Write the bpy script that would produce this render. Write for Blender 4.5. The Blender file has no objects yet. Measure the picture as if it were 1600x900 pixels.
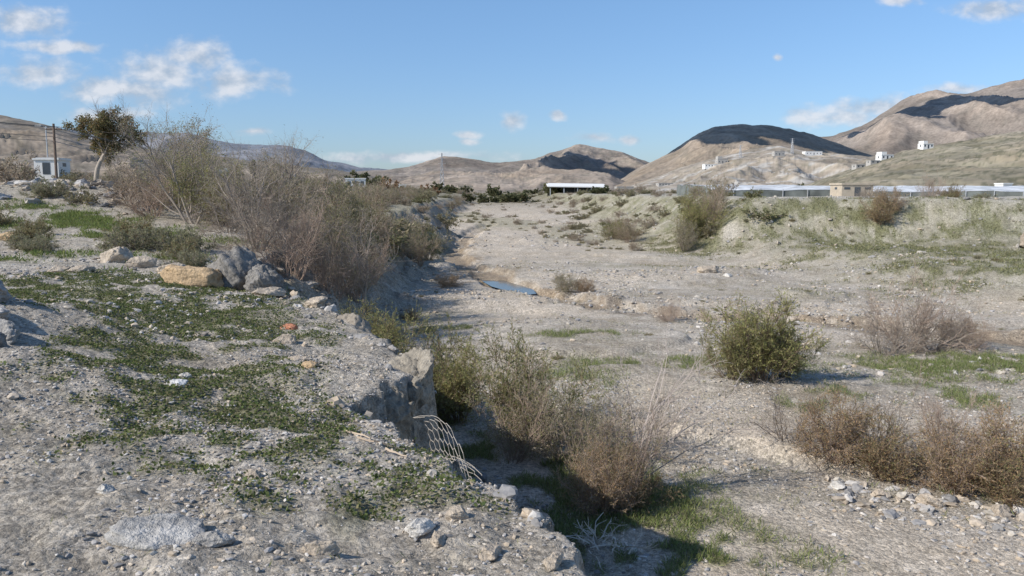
import bpy, math, time
import numpy as np
from mathutils import Vector
T0=time.time()
rng=np.random.default_rng(7)
scene=bpy.context.scene

# ------------------------------------------------------------------ noise
def hash2(ix,iy,s):
    n=(ix*374761393+iy*668265263+s*144269504)&0xffffffff
    n=((n^(n>>13))*1274126177)&0xffffffff
    n=n^(n>>16)
    return (n&0xffffff)/float(0xffffff)
def vn(x,y,s=0):
    x=np.asarray(x,float);y=np.asarray(y,float)
    fx=np.floor(x);fy=np.floor(y)
    ix=fx.astype(np.int64);iy=fy.astype(np.int64)
    u=x-fx;v=y-fy
    u=u*u*(3-2*u);v=v*v*(3-2*v)
    a=hash2(ix,iy,s);b=hash2(ix+1,iy,s);c=hash2(ix,iy+1,s);d=hash2(ix+1,iy+1,s)
    return ((a*(1-u)+b*u)*(1-v)+(c*(1-u)+d*u)*v)*2-1
def fbm(x,y,o=4,s=0,g=0.5):
    t=0;a=1;n=0
    for i in range(o):
        t=t+a*vn(x,y,s+i*17);n+=a
        x,y=(x*1.62-y*1.18+3.1),(x*1.18+y*1.62+1.7);a*=g
    return t/n
def ridged(x,y,o=5,s=0):
    t=0;a=1;n=0
    for i in range(o):
        t=t+a*(1-np.abs(vn(x,y,s+i*13)));n+=a
        x,y=(x*1.62-y*1.18+3.1),(x*1.18+y*1.62+1.7);a*=0.5
    return t/n
def ss(a,b,x):
    t=np.clip((x-a)/(b-a),0,1);return t*t*(3-2*t)
def gauss(x,y,cx,cy,rx,ry): return np.exp(-((x-cx)/rx)**2-((y-cy)/ry)**2)
def polydist(x,y,P):
    best=np.full(np.shape(x),1e9)
    for (ax,ay),(bx,by) in zip(P[:-1],P[1:]):
        dx,dy=bx-ax,by-ay
        t=np.clip(((x-ax)*dx+(y-ay)*dy)/(dx*dx+dy*dy),0,1)
        best=np.minimum(best,np.hypot(x-ax-t*dx,y-ay-t*dy))
    return best
def inpoly(x,y,P):
    inside=np.zeros(np.shape(x),bool);n=len(P)
    for i in range(n):
        x1,y1=P[i];x2,y2=P[(i+1)%n]
        c=((y1>y)!=(y2>y))&(x<(x2-x1)*(y-y1)/((y2-y1) or 1e-9)+x1)
        inside^=c
    return inside
def softpoly(x,y,P,w):
    d=polydist(x,y,P+[P[0]])
    return ss(-w,w,np.where(inpoly(x,y,P),d,-d))

# ------------------------------------------------------------------ terrain description (metres)
XE=np.array([(-30,6),(0,1.9),(2,1.1),(3.76,.45),(5.16,-.22),(6.07,-.75),(6.8,-1.28),(7.5,-1.2),(8.2,-.92),(8.8,-1.05),(9.4,-1.5),(10.2,-1.75),(11.5,-2.3),(13,-2.95),(15.2,-4.2),(17,-5.5),(20,-6.8),(24,-7.6),(40,-9),(75,-10),(117,-13),(200,-15),(400,-22),(1000,-40),(9000,-60)])
XR=np.array([(-30,34),(10,27),(30.6,19.8),(45,14.5),(69,8.9),(117,7.5),(170,8),(250,8),(400,4),(1000,0),(9000,0)])
YB=np.array([(-100,60),(13,58),(18,56.5),(25,54),(35,50),(60,41),(100,30),(400,10)])
XB=np.array([(-30,13),(57,13),(75,13),(110,12.5),(170,12),(400,9),(9000,9)])
YS=np.array([(-3,18),(0,16.6),(2.85,15),(4.1,14.2),(5,13.1),(7,12.4),(10,11.8),(20,11)])
STREAM=[(-3,110),(-4.5,90),(-5.0,66),(-4.2,58),(-2.4,49),(-.3,42),(1.5,37),(2.9,34),(5,31.8),(7.4,30.6),(11,30.2),(13,27),(15.5,24),(22,20),(30,17)]
GREENBANK=[(-7.6,16.2),(-4.3,14.6),(-3.1,11),(-2.6,9),(-1.75,7.4),(-1.2,6.2),(-.2,4.6),(-.85,4.4),(-1.5,4.9),(-2.25,5.45),(-3.6,6.6),(-5.6,9.2),(-11,13.0)]
def edges(x,y):
    n=fbm(x*.9,y*.9,4,5); n2=fbm(x*.12,y*.12,3,6)
    far=ss(14,40,y)
    dl=x-np.interp(y,XE[:,0],XE[:,1])+n*.30*(1+2*far)+n2*2.0*far+(.09*vn(x*5,y*5,7)+.05*vn(x*13,y*13,8))*(1-far)
    dr=x-np.interp(y,XR[:,0],XR[:,1])+n2*2.0
    d1=x-np.interp(y,XB[:,0],XB[:,1]);d2=y-np.interp(x,YB[:,0],YB[:,1])
    db=np.minimum(d1,d2)+n2*1.0+n*.3
    return dl,dr,db
def terrain(x,y):
    x=np.asarray(x,float);y=np.asarray(y,float)
    dl,dr,db=edges(x,y)
    n1=fbm(x*.22,y*.22,4,1);n2=fbm(x*1.3,y*1.3,4,2);n3=fbm(x*6.5,y*6.5,3,3)
    zr=np.minimum(.006*np.clip(y-60,0,None),3.2)+.13*n1
    zr=zr+.24*ss(-.02,.2,y-np.interp(x,YS[:,0],YS[:,1])+.6*n1+.14*n2)*ss(34,20,y)*ss(-1,1.5,x)
    dc=polydist(x,y,STREAM)+.6*n2
    zr=zr-.32*ss(1.15,.75,dc)
    zr=zr-.10*gauss(x,y,-.5,42.5,1.3,2.6)
    bar=fbm(x*.10+5,y*.17,3,91);zr=zr+.16*ss(.08,.12,bar)*ss(16,22,y)-.12*ss(-.14,-.18,bar)*ss(16,22,y)
    inl=np.clip(-dl,0,None)
    zl=2.78+.45*(1-np.exp(-inl/4))+.12*n1
    zl=zl+.5*gauss(x,y,-6.4,8.6,1.9,2.0)+.25*gauss(x,y,-4.2,6.6,1.2,.8)
    zl=zl+1.5*gauss(x,y,-23,36,9,6)+.5*gauss(x,y,-14,40,6,5)
    zl=zl+2.6*ss(15,55,-x)*ss(40,90,y)*ss(700,200,y)+.3*ss(18,30,y)
    W=2.3+2.0*ss(15,25,y)
    a=.5-.35*ss(15,24,y)
    k=a*ss(0,.28,dl)+(1-a)*ss(.05,W,dl)
    z=zl*(1-k)+zr*k
    far=ss(500,1500,np.hypot(x,y))
    k1=ss(0,8,dr);k2=ss(0,6.5,db)
    z=z+1.1*k1*(1-k2)*(1-far)+.25*n1*k1
    zb=3.95+.25*n1+.25*np.exp(-((db-7)/1.6)**2)
    z=np.where(k2>0,z*(1-k2)+zb*k2,z)
    gul=ridged(x*.55,y*.55,3,44)
    z=z-.22*k2*(1-k2)*4*gul*.6
    z=z*(1-far)+3.2*far
    bank=ss(.6,-.2,dl)
    nearf=ss(120,40,y)
    sl=np.clip(k*(1-k)*4,0,1)
    z=z+(.03+.05*bank+.26*sl)*n2*nearf+(.012+.020*bank+.08*sl)*n3*ss(60,25,y)
    return z
def green_mask(x,y):
    dl,dr,db=edges(x,y)
    n=fbm(x*.8,y*.8,4,21);m=fbm(x*3.5,y*3.5,4,22)
    g=softpoly(x+n*1.1,y+m*1.0,GREENBANK,.8)*ss(-.5,.35,m*1.5+n*.8+.06)
    P=lambda cx,cy,rx,ry,k=1.: k*gauss(x,y,cx,cy,rx,ry)
    q=P(-20,29,9,3)+P(-12,25,5,2,.7)+P(-7,20,3,1.5,.6)+P(-14,19,5,1.8,.7)
    q=q+1.6*ss(.25,.7,dl)*ss(4.6,2.6,dl)*ss(22,15,y)*ss(2,5,y)
    q=q+P(1.3,11.2,1.8,2.1,1.3)+P(2.5,9.4,1.6,.8,.9)+P(-3.5,29,1.5,3.5,.8)+P(-1.6,26,.9,.9,.9)
    q=q+P(8.3,17,2.4,.9,.9)+P(13,20,6,2.4,.75)+P(6.8,16.4,1.5,.6)+P(2.2,24,2.2,1.0,.6)+P(7,12.6,3,.8,.8)+P(3.5,20.5,2.5,1.,.55)+P(1,18,2,1.4,.6)
    q=q+P(-6.5,60,1.5,14,.7)+P(20,49,14,2.4,1.0)+P(24,37,12,2.8,.9)+P(14,66,3,9,1.)+P(28,58,14,2.8,1.1)+P(30,42,12,2,1.)+P(22,62,10,2.5,.8)
    q=q+.85*ss(3,8,dr)*ss(7.5,4.5,db)*ss(30,36,y)
    q=q*ss(-.35,.4,n+.8*m)
    return np.clip(np.maximum(g,q),0,1)
def ground_color(x,y,z):
    dl,dr,db=edges(x,y)
    n1=fbm(x*.3,y*.3,4,31)[:,None];n2=fbm(x*2.2,y*2.2,4,32)[:,None];n0=fbm(x*.05,y*.05,3,33)[:,None];n5=fbm(x*.8,y*1.2,4,36)[:,None]
    grav=np.array([.425,.37,.30]);sand=np.array([.52,.44,.345]);bank=np.array([.41,.36,.295])
    mud=np.array([.25,.19,.13]);grn=np.array([.16,.16,.075]);scrub=np.array([.25,.23,.15])
    c=grav+n2*.07+n1*.08+n5*.06
    s=ss(-.1,.3,fbm(x*.13,y*.16,3,35))[:,None]*.75
    ys=np.interp(x,YS[:,0],YS[:,1])
    s2=(ss(-.1,.2,y-ys)*ss(5.2,2.5,y-ys)*ss(1,3,x)*ss(12,8,x))[:,None]
    s3=(ss(1,4,dl)*ss(1,-3,dr)*ss(40,70,y)*ss(300,160,y))[:,None]*.6
    s=np.maximum(np.maximum(s,s2),s3)
    c=c*(1-s)+(sand+n2*.04+n5*.04)*s
    # old brown vegetated bars upstream
    vb=(ss(.02,.22,fbm(x*.12+9,y*.035,3,97))*ss(55,80,y)*ss(1,3,dl)*ss(220,180,y))[:,None]*.55
    c=c*(1-vb)+scrub*1.1*vb
    dc=polydist(x,y,STREAM)
    m=(ss(1.7,.5,dc+1.3*n2[:,0]+.9*n1[:,0]))[:,None]*.8*ss(115,70,y)[:,None]
    c=c*(1-m)+mud*m
    kb=ss(.5,0,dl)[:,None]
    cb=bank+n2*.08+n1*.05
    far=ss(20,60,y)[:,None]
    cb=cb*(1-far*.6)+scrub*far*.6
    c=c*(1-kb)+cb*kb
    W=3.5+2*ss(15,25,y)
    ks=(ss(-.05,.15,dl)*ss(W,W*.4,dl))[:,None]*.85
    c=c*(1-ks)+(np.array([.32,.27,.21])+n2*.09+n5*.06)*ks
    kr=ss(0,9,dr)[:,None]
    cr=np.array([.345,.31,.235])+n2*.06+n1*.07
    sp=ss(-.02,.35,fbm(x*1.1,y*1.1,3,39))[:,None]*.65
    cr=cr*(1-sp)+scrub*.85*sp
    c=c*(1-kr)+cr*kr
    topb=ss(5,8,db)[:,None]
    c=c*(1-topb)+(np.array([.41,.375,.31])+n2*.05)*topb
    r=ss(130,330,np.hypot(x,y))[:,None]
    c=c*(1-r)+(np.array([.24,.21,.15])+n0*.09+n1*.06)*r
    g=green_mask(x,y)[:,None]*.72
    c=c*(1-g)+(grn+.03*n2)*g
    return np.clip(c,.02,.8)

# ------------------------------------------------------------------ mesh helpers
def mk_mesh(name,V,Fs,col=None,mat=None,smooth=False,link=True):
    if not isinstance(Fs,list):Fs=[Fs]
    Fs=[f for f in Fs if len(f)]
    me=bpy.data.meshes.new(name)
    V=np.asarray(V,np.float32)
    nl=sum(f.size for f in Fs);nf=sum(len(f) for f in Fs)
    me.vertices.add(len(V));me.vertices.foreach_set("co",V.ravel())
    me.loops.add(nl);me.loops.foreach_set("vertex_index",np.concatenate([f.ravel() for f in Fs]).astype(np.int32))
    tot=np.concatenate([np.full(len(f),f.shape[1]) for f in Fs]).astype(np.int32)
    st=np.concatenate([[0],np.cumsum(tot)[:-1]]).astype(np.int32)
    me.polygons.add(nf);me.polygons.foreach_set("loop_start",st);me.polygons.foreach_set("loop_total",tot)
    me.polygons.foreach_set("use_smooth",np.full(nf,smooth))
    me.update(calc_edges=True)
    if col is not None:
        a=me.color_attributes.new("Col","FLOAT_COLOR","POINT")
        c=np.ones((len(V),4),np.float32);c[:,:3]=col
        a.data.foreach_set("color",c.ravel())
    if mat:me.materials.append(mat)
    if not link:return me
    ob=bpy.data.objects.new(name,me);scene.collection.objects.link(ob)
    return ob
def unit(v): return v/np.maximum(np.linalg.norm(v,axis=-1,keepdims=True),1e-9)

# ------------------------------------------------------------------ materials
def nt(mat):
    mat.use_nodes=True;t=mat.node_tree;return t,t.nodes,t.links,t.nodes["Principled BSDF"]
def attr_mat(name,rough=.9,noise=None,bump=None,trans=0,var=.35):
    m=bpy.data.materials.new(name);t,N,L,b=nt(m)
    b.inputs["Roughness"].default_value=rough
    b.inputs["Specular IOR Level"].default_value=.2
    a=N.new("ShaderNodeAttribute");a.attribute_name="Col";out=a.outputs["Color"]
    tc=N.new("ShaderNodeTexCoord")
    if noise:
        for sc in noise:
            n=N.new("ShaderNodeTexNoise");n.inputs["Scale"].default_value=sc;n.inputs["Detail"].default_value=5
            L.new(tc.outputs["Object"],n.inputs["Vector"])
            r=N.new("ShaderNodeMapRange");r.inputs[1].default_value=.3;r.inputs[2].default_value=.7
            r.inputs[3].default_value=1-var;r.inputs[4].default_value=1+var
            L.new(n.outputs["Fac"],r.inputs[0])
            mx=N.new("ShaderNodeVectorMath");mx.operation="SCALE"
            L.new(out,mx.inputs[0]);L.new(r.outputs[0],mx.inputs["Scale"]);out=mx.outputs[0]
    L.new(out,b.inputs["Base Color"])
    if bump:
        n=N.new("ShaderNodeTexNoise");n.inputs["Scale"].default_value=bump[0];n.inputs["Detail"].default_value=6;n.inputs["Roughness"].default_value=.65
        L.new(tc.outputs["Object"],n.inputs["Vector"])
        bp=N.new("ShaderNodeBump");bp.inputs["Strength"].default_value=bump[1];bp.inputs["Distance"].default_value=bump[2]
        L.new(n.outputs["Fac"],bp.inputs["Height"]);L.new(bp.outputs[0],b.inputs["Normal"])
    if trans:
        df=N.new("ShaderNodeBsdfDiffuse");L.new(out,df.inputs["Color"])
        tr=N.new("ShaderNodeBsdfTranslucent");L.new(out,tr.inputs["Color"])
        mix=N.new("ShaderNodeMixShader");mix.inputs[0].default_value=trans
        L.new(df.outputs[0],mix.inputs[1]);L.new(tr.outputs[0],mix.inputs[2])
        L.new(mix.outputs[0],N["Material Output"].inputs["Surface"])
    return m
def plain_mat(name,c,rough=.7,var=.15,scale=5,metal=0,bump=.0):
    m=bpy.data.materials.new(name);t,N,L,b=nt(m)
    b.inputs["Roughness"].default_value=rough;b.inputs["Metallic"].default_value=metal
    tc=N.new("ShaderNodeTexCoord");n=N.new("ShaderNodeTexNoise");n.inputs["Scale"].default_value=scale;n.inputs["Detail"].default_value=5
    L.new(tc.outputs["Object"],n.inputs["Vector"])
    r=N.new("ShaderNodeMapRange");r.inputs[1].default_value=.3;r.inputs[2].default_value=.7;r.inputs[3].default_value=1-var;r.inputs[4].default_value=1+var
    L.new(n.outputs["Fac"],r.inputs[0])
    mx=N.new("ShaderNodeVectorMath");mx.operation="SCALE";mx.inputs[0].default_value=c
    L.new(r.outputs[0],mx.inputs["Scale"]);L.new(mx.outputs[0],b.inputs["Base Color"])
    return m
def ground_mat():
    m=bpy.data.materials.new("gravel_ground");t,N,L,b=nt(m)
    b.inputs["Roughness"].default_value=.95;b.inputs["Specular IOR Level"].default_value=.1
    a=N.new("ShaderNodeAttribute");a.attribute_name="Col";out=a.outputs["Color"]
    tc=N.new("ShaderNodeTexCoord");co=tc.outputs["Object"]
    nn=N.new("ShaderNodeTexNoise");nn.inputs["Scale"].default_value=30;nn.inputs["Detail"].default_value=1
    L.new(co,nn.inputs["Vector"])
    heights=[]
    for sc,lo,hi in ((62,.70,1.30),(19,.72,1.28)):
        v=N.new("ShaderNodeTexVoronoi");v.inputs["Scale"].default_value=sc
        ad=N.new("ShaderNodeVectorMath");ad.operation="MULTIPLY_ADD";ad.inputs[1].default_value=(.6/sc,.6/sc,.6/sc)
        L.new(nn.outputs["Color"],ad.inputs[0]);L.new(co,ad.inputs[2]);L.new(ad.outputs[0],v.inputs["Vector"])
        sp=N.new("ShaderNodeSeparateColor");L.new(v.outputs["Color"],sp.inputs[0])
        r=N.new("ShaderNodeMapRange");r.inputs[3].default_value=lo;r.inputs[4].default_value=hi
        L.new(sp.outputs[0],r.inputs[0])
        mx=N.new("ShaderNodeVectorMath");mx.operation="SCALE";L.new(out,mx.inputs[0]);L.new(r.outputs[0],mx.inputs["Scale"]);out=mx.outputs[0]
        heights.append((v.outputs["Distance"],sc))
    for sc,va in ((1.3,.16),(5,.22)):
        n=N.new("ShaderNodeTexNoise");n.inputs["Scale"].default_value=sc;n.inputs["Detail"].default_value=7;n.inputs["Roughness"].default_value=.7
        L.new(co,n.inputs["Vector"])
        r=N.new("ShaderNodeMapRange");r.inputs[1].default_value=.3;r.inputs[2].default_value=.7;r.inputs[3].default_value=1-va;r.inputs[4].default_value=1+va
        L.new(n.outputs["Fac"],r.inputs[0])
        mx=N.new("ShaderNodeVectorMath");mx.operation="SCALE";L.new(out,mx.inputs[0]);L.new(r.outputs[0],mx.inputs["Scale"]);out=mx.outputs[0]
    L.new(out,b.inputs["Base Color"])
    prev=None
    for d,sc in heights[1:]:
        bp=N.new("ShaderNodeBump");bp.invert=True;bp.inputs["Strength"].default_value=.7;bp.inputs["Distance"].default_value=.45/sc
        L.new(d,bp.inputs["Height"]);prev=bp.outputs[0]
    n=N.new("ShaderNodeTexNoise");n.inputs["Scale"].default_value=14;n.inputs["Detail"].default_value=6;n.inputs["Roughness"].default_value=.72
    L.new(co,n.inputs["Vector"])
    bp=N.new("ShaderNodeBump");bp.inputs["Strength"].default_value=.8;bp.inputs["Distance"].default_value=.07
    L.new(n.outputs["Fac"],bp.inputs["Height"]);L.new(prev,bp.inputs["Normal"]);L.new(bp.outputs[0],b.inputs["Normal"])
    return m
M_ground=ground_mat()
M_plant=attr_mat("foliage",.75,None,None,.35)
M_wood=attr_mat("bark",.9,None,None)
M_stone=attr_mat("stone",.9,(18,),None,0,.18)
M_rock=attr_mat("rock_face",.92,(4,22),(9,1.,.08),0,.22)

# ------------------------------------------------------------------ ground sheet
dense=np.radians(np.linspace(-44,44,720));rest=np.radians(np.linspace(44,316,92)[1:-1])
ang=np.concatenate([dense,rest]);NA=len(ang)
rad=np.concatenate([[.15,.3],np.geomspace(.5,9000,1060)]);NR=len(rad)
X=(rad[:,None]*np.sin(ang)[None]).ravel();Y=(rad[:,None]*np.cos(ang)[None]).ravel()
Z=terrain(X,Y)
C=ground_color(X,Y,Z)
i=np.arange(NR-1)[:,None]*NA;j=np.arange(NA)[None];j2=(j+1)%NA
F=np.stack([i+j,i+j2,i+NA+j2,i+NA+j],-1).reshape(-1,4)[:,::-1]
V=np.stack([X,Y,Z],1)
V=np.vstack([V,[0,0,float(terrain(np.array([0.]),np.array([0.]))[0])]]);C=np.vstack([C,C[:1]])
jj=np.arange(NA);F3=np.stack([np.full(NA,len(V)-1),(jj+1)%NA,jj],1)
mk_mesh("ground",V,[F,F3],C,M_ground,True)
print("ground",time.time()-T0)

# ------------------------------------------------------------------ hills
M_hill=attr_mat("hillside",.95,(.03,.15),None,0,.22)
HILLS={}
def hill(name,y0,prof,foot,c1,c2,cs,amp=.16,nx=620,ny=130,seed=0,gs=1.0,pale=None,speck=.5):
    p=np.array(prof,float)/1000
    b=np.linspace(p[0,0],p[-1,0],nx);hz=np.interp(b,p[:,0],p[:,1])
    k=np.ones(9)/9;hz=np.convolve(np.pad(hz,4,mode="edge"),k,"valid")
    t=np.linspace(0,1.35,ny)
    Yg=y0-foot+foot*t
    B,Tt=np.meshgrid(b,t);HZ,YY=np.meshgrid(hz,Yg)
    XX=B*YY
    R=HZ*y0
    s=1/(np.max(hz)*y0*1.3)*gs
    wx=fbm(XX*s*.8,YY*s*.8,3,seed+3)*.7
    rg=ridged(XX*s*1.3+wx,YY*s*.7,6,seed)
    sh=np.where(Tt<1,Tt**1.25,1-(Tt-1)*1.5)
    hgt=4.7-6*(1-np.clip(Tt*4,0,1))-1+R*sh
    env=np.clip(Tt*3,0,1)*np.where(Tt<1,.25+.75*np.clip((1-Tt)*2.5,0,1),.25)
    hgt=hgt+(rg-.72)*2.2*amp*np.max(R)*env*(R/np.max(R)+.25)
    hgt=hgt+fbm(XX*s*5,YY*s*5,5,seed+9)*.025*np.max(R)*np.clip(Tt*4,0,1)
    n=fbm(XX*s*3,YY*s*3,5,seed+5).ravel()[:,None]
    gu=ss(.62,.8,rg).ravel()[:,None]
    c=np.array(c2)*(1-gu)+np.array(c1)*gu+n*.05
    sp=ss(.05,.35,fbm(XX*s*22,YY*s*22,4,seed+7)).ravel()[:,None]*speck
    c=c*(1-sp)+np.array(cs)*sp
    if pale is not None:
        q=ss(.12,.3,fbm(XX*s*3.2,YY*s*9,5,seed+11)).ravel()[:,None]*.8
        c=c*(1-q)+np.array(pale)*q
    ii=np.arange(ny-1)[:,None]*nx;jx=np.arange(nx-1)[None]
    F=np.stack([ii+jx,ii+jx+1,ii+nx+jx+1,ii+nx+jx],-1).reshape(-1,4)
    HILLS[name]=(XX.ravel(),YY.ravel(),hgt.ravel())
    mk_mesh(name,np.stack([XX.ravel(),YY.ravel(),hgt.ravel()],1),F,np.clip(c,.02,.8),M_hill,True)
def hz_at(name,x,y):
    X,Y,H=HILLS[name];return float(H[np.argmin((X-x)**2+(Y-y)**2)])
hill("distant_mountain",5000,[(-900,90),(-595,84),(-522,77),(-458,75),(-402,73),(-366,65),(-322,60),(-281,58),(-249,50),(-229,40),(-193,31),(-129,28),(-80,24)],1500,(.25,.25,.265),(.18,.195,.22),(.165,.185,.205),.14,seed=100,speck=.3)  # distance haze is put into the bluish base colours
hill("hill_range",1800,[(-257,22),(-193,27),(-161,30),(-121,34),(-88,44),(-56,42),(-16,38),(24,44),(48,51),(80,57),(113,54),(141,46),(165,38),(193,30),(241,22)],900,(.32,.26,.205),(.215,.18,.15),(.155,.145,.115),.3,seed=120,gs=.6)
hill("brown_mountain",1400,[(-1400,140),(-1045,125),(-804,109),(-643,95),(-603,90),(-563,85),(-535,75),(-498,62),(-442,52),(-378,45),(-305,38),(-225,30),(-161,19)],800,(.31,.25,.19),(.20,.17,.135),(.15,.135,.10),.2,seed=140)
hill("rounded_hill",1300,[(129,14),(161,32),(193,48),(221,67),(249,81),(281,84),(314,84),(346,78),(370,72),(394,63),(434,53),(498,37),(563,25)],600,(.34,.27,.205),(.26,.21,.16),(.19,.165,.125),.14,seed=160)
hill("high_mountain",2600,[(305,47),(354,69),(394,72),(418,83),(442,93),(482,114),(514,122),(563,122),(595,131),(619,139),(643,144),(764,170),(965,185),(1286,165)],1500,(.32,.26,.21),(.22,.185,.155),(.175,.155,.13),.2,seed=180)
hill("quarry_hill",850,[(145,6),(177,19),(217,33),(257,47),(297,56),(330,57),(370,50),(418,49),(466,47),(531,39),(600,25)],420,(.34,.285,.22),(.28,.235,.185),(.16,.15,.105),.2,seed=200,gs=.8,pale=(.42,.395,.355))
hill("scrub_hillside",420,[(305,1),(370,12),(402,23),(434,34),(482,51),(531,62),(587,70),(643,77),(723,86),(965,105),(1286,110)],270,(.31,.26,.185),(.24,.21,.145),(.12,.115,.07),.08,seed=220,gs=1.3,speck=.8)
print("hills",time.time()-T0)

# ------------------------------------------------------------------ plants
class B:
    def __init__(s): s.V=[];s.F4=[];s.F3=[];s.C=[];s.n=0
    def add(s,V,F,C):
        (s.F4 if F.shape[1]==4 else s.F3).append(F+s.n);s.V.append(V);s.C.append(C);s.n+=len(V)
    def mesh(s,name,mat,link=True,smooth=False):
        return mk_mesh(name,np.vstack(s.V),[np.vstack(f) for f in (s.F4,s.F3) if f],np.vstack(s.C),mat,smooth,link)
def grow(st,d,ln,ns,up,jit):
    n=len(st);P=np.zeros((n,ns+1,3));P[:,0]=st;d=unit(d.copy())
    for k in range(ns):
        P[:,k+1]=P[:,k]+d*(ln/ns)[:,None]
        d=d+rng.normal(0,jit,(n,3));d[:,2]+=up;d=unit(d)
    return P
def tubes(b,P,w0,w1,col,var=.15,sides=3):
    n,k,_=P.shape
    t=unit(np.gradient(P,axis=1))
    a=unit(np.cross(t,np.array([.31,.87,.39])[None,None]));c=np.cross(t,a)
    w=(np.asarray(w0).reshape(-1,1)*(1-np.linspace(0,1,k))+np.asarray(w1).reshape(-1,1)*np.linspace(0,1,k))
    w=np.broadcast_to(w,(n,k))
    th=np.arange(sides)*2*math.pi/sides
    V=P[:,:,None]+w[:,:,None,None]*(a[:,:,None]*np.cos(th)[:,None]+c[:,:,None]*np.sin(th)[:,None])
    idx=np.arange(n*k*sides).reshape(n,k,sides)
    F=np.stack([idx[:,:-1],np.roll(idx,-1,2)[:,:-1],np.roll(idx,-1,2)[:,1:],idx[:,1:]],-1).reshape(-1,4)
    C=np.array(col)*(1+rng.uniform(-var,var,(n,1,1,1)))*np.ones((n,k,sides,1))
    b.add(V.reshape(-1,3),F,C.reshape(-1,3))
def kids(P,m,spread,tmin=.25,tmax=1.):
    n,k,_=P.shape
    pi=np.repeat(np.arange(n),m);t=rng.uniform(tmin,tmax,len(pi))*(k-1)
    i0=np.minimum(t.astype(int),k-2);f=(t-i0)[:,None]
    p=P[pi,i0]*(1-f)+P[pi,i0+1]*f;d=unit(P[pi,i0+1]-P[pi,i0])
    d=unit(d+spread*unit(rng.normal(0,1,(len(pi),3))))
    return p,d,t/(k-1)
def leaves(b,p,d,L,W,cols,var=.3,droop=0):
    n=len(p)
    d=d.copy();d[:,2]-=droop;d=unit(d)
    s=unit(np.cross(d,rng.normal(0,1,(n,3))))
    L=L*rng.uniform(.6,1.3,(n,1));W=W*rng.uniform(.6,1.3,(n,1))
    V=np.stack([p,p+d*L*.5+s*W,p+d*L,p+d*L*.5-s*W],1).reshape(-1,3)
    F=np.arange(n*4).reshape(n,4)
    cols=np.atleast_2d(cols);c=cols[rng.integers(0,len(cols),n)]*(1+rng.uniform(-var,var,(n,1)))
    b.add(V,F,np.repeat(c,4,0))
def shrub(name,h,r,nst,wood,lc,nleaf,ll=.06,lw=.008,nb=7,nt_=8,lean=.75,tw=.0035,up=.12,jit=.12,sd=1):
    global rng
    rng=np.random.default_rng(sd);b=B()
    az=rng.uniform(0,2*math.pi,nst);tilt=rng.uniform(.05,1,nst)**.7*lean
    rr=rng.uniform(0,.15,nst)*r
    st=np.stack([np.cos(az)*rr,np.sin(az)*rr,np.full(nst,-.08)],1)
    d=np.stack([np.cos(az)*np.sin(tilt)*r/h*1.5,np.sin(az)*np.sin(tilt)*r/h*1.5,np.cos(tilt)],1)
    P1=grow(st,d,rng.uniform(.45,1.,nst)*h,7,up*.25,jit)
    tubes(b,P1,.005*h+.005,.003,wood)
    p,d,t=kids(P1,nb,.8,.12)
    P2=grow(p,d,rng.uniform(.15,.42,len(p))*h*(1.15-.6*t),4,up*.7,jit*1.5)
    tubes(b,P2,.0022*h+.002,tw*.6,wood)
    p,d,t=kids(P2,nt_,.9,.1)
    P3=grow(p,d,rng.uniform(.06,.2,len(p))*h,2,up*.6,jit*1.6)
    tubes(b,P3,tw,tw*.4,np.array(wood)*1.1)
    if nleaf:
        m=max(1,int(nleaf/len(P3)))
        p,d,t=kids(P3,m,.7,.1)
        leaves(b,p,d,ll,lw,lc)
    return b.mesh(name,M_plant,False)
GREYW=(.40,.335,.275);PINKW=(.42,.325,.26);BRW=(.29,.215,.15)
OL=[(.26,.265,.11),(.31,.30,.14),(.21,.225,.09),(.36,.31,.16)]
OLY=[(.35,.34,.13),(.40,.36,.16),(.29,.30,.11)]
BRN=[(.44,.29,.155),(.38,.265,.145),(.48,.35,.22),(.29,.26,.135)]
GRY=[(.39,.33,.24),(.33,.30,.19),(.45,.38,.28)]
P_green=[shrub("tamarisk_green_a",2.2,1.3,32,BRW,OLY,20000,.07,.008,8,8,.85,.0035,.12,.14,sd=11),
         shrub("tamarisk_green_b",2.2,1.4,26,BRW,OL,18000,.07,.008,8,8,.85,.0035,.12,.14,sd=12)]
P_mix=[shrub("tamarisk_sparse",2.2,1.4,24,GREYW,OL+GRY,9500,.07,.007,8,8,.85,sd=13),
       shrub("tamarisk_sparse_b",2.2,1.4,24,PINKW,GRY+OL[:2],8500,.07,.007,8,8,.85,sd=14)]
P_bare=[shrub("bare_shrub_a",2.3,1.8,22,PINKW,GRY,2200,.05,.006,8,8,1.0,.0030,.1,.19,sd=15),
        shrub("bare_shrub_b",2.3,1.8,19,GREYW,GRY,1800,.05,.006,8,8,1.0,.0030,.08,.21,sd=16)]
P_brown=[shrub("brown_tamarisk_a",1.5,1.2,30,PINKW,BRN,12000,.05,.007,8,8,.9,.003,.12,.15,sd=17),
         shrub("brown_tamarisk_b",1.5,1.2,26,BRW,BRN+OL[:1],10000,.05,.007,8,8,.9,.003,.12,.15,sd=18)]
P_low=[shrub("low_scrub_a",.8,.8,40,GREYW,[(.29,.28,.17),(.23,.24,.13),(.35,.31,.2)],10000,.05,.008,6,6,1.2,.003,.05,.15,sd=19),
       shrub("low_scrub_b",.8,.8,36,BRW,[(.33,.28,.15),(.21,.22,.10),(.38,.32,.19)],8000,.05,.008,6,6,1.2,.003,.05,.15,sd=20)]
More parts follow.
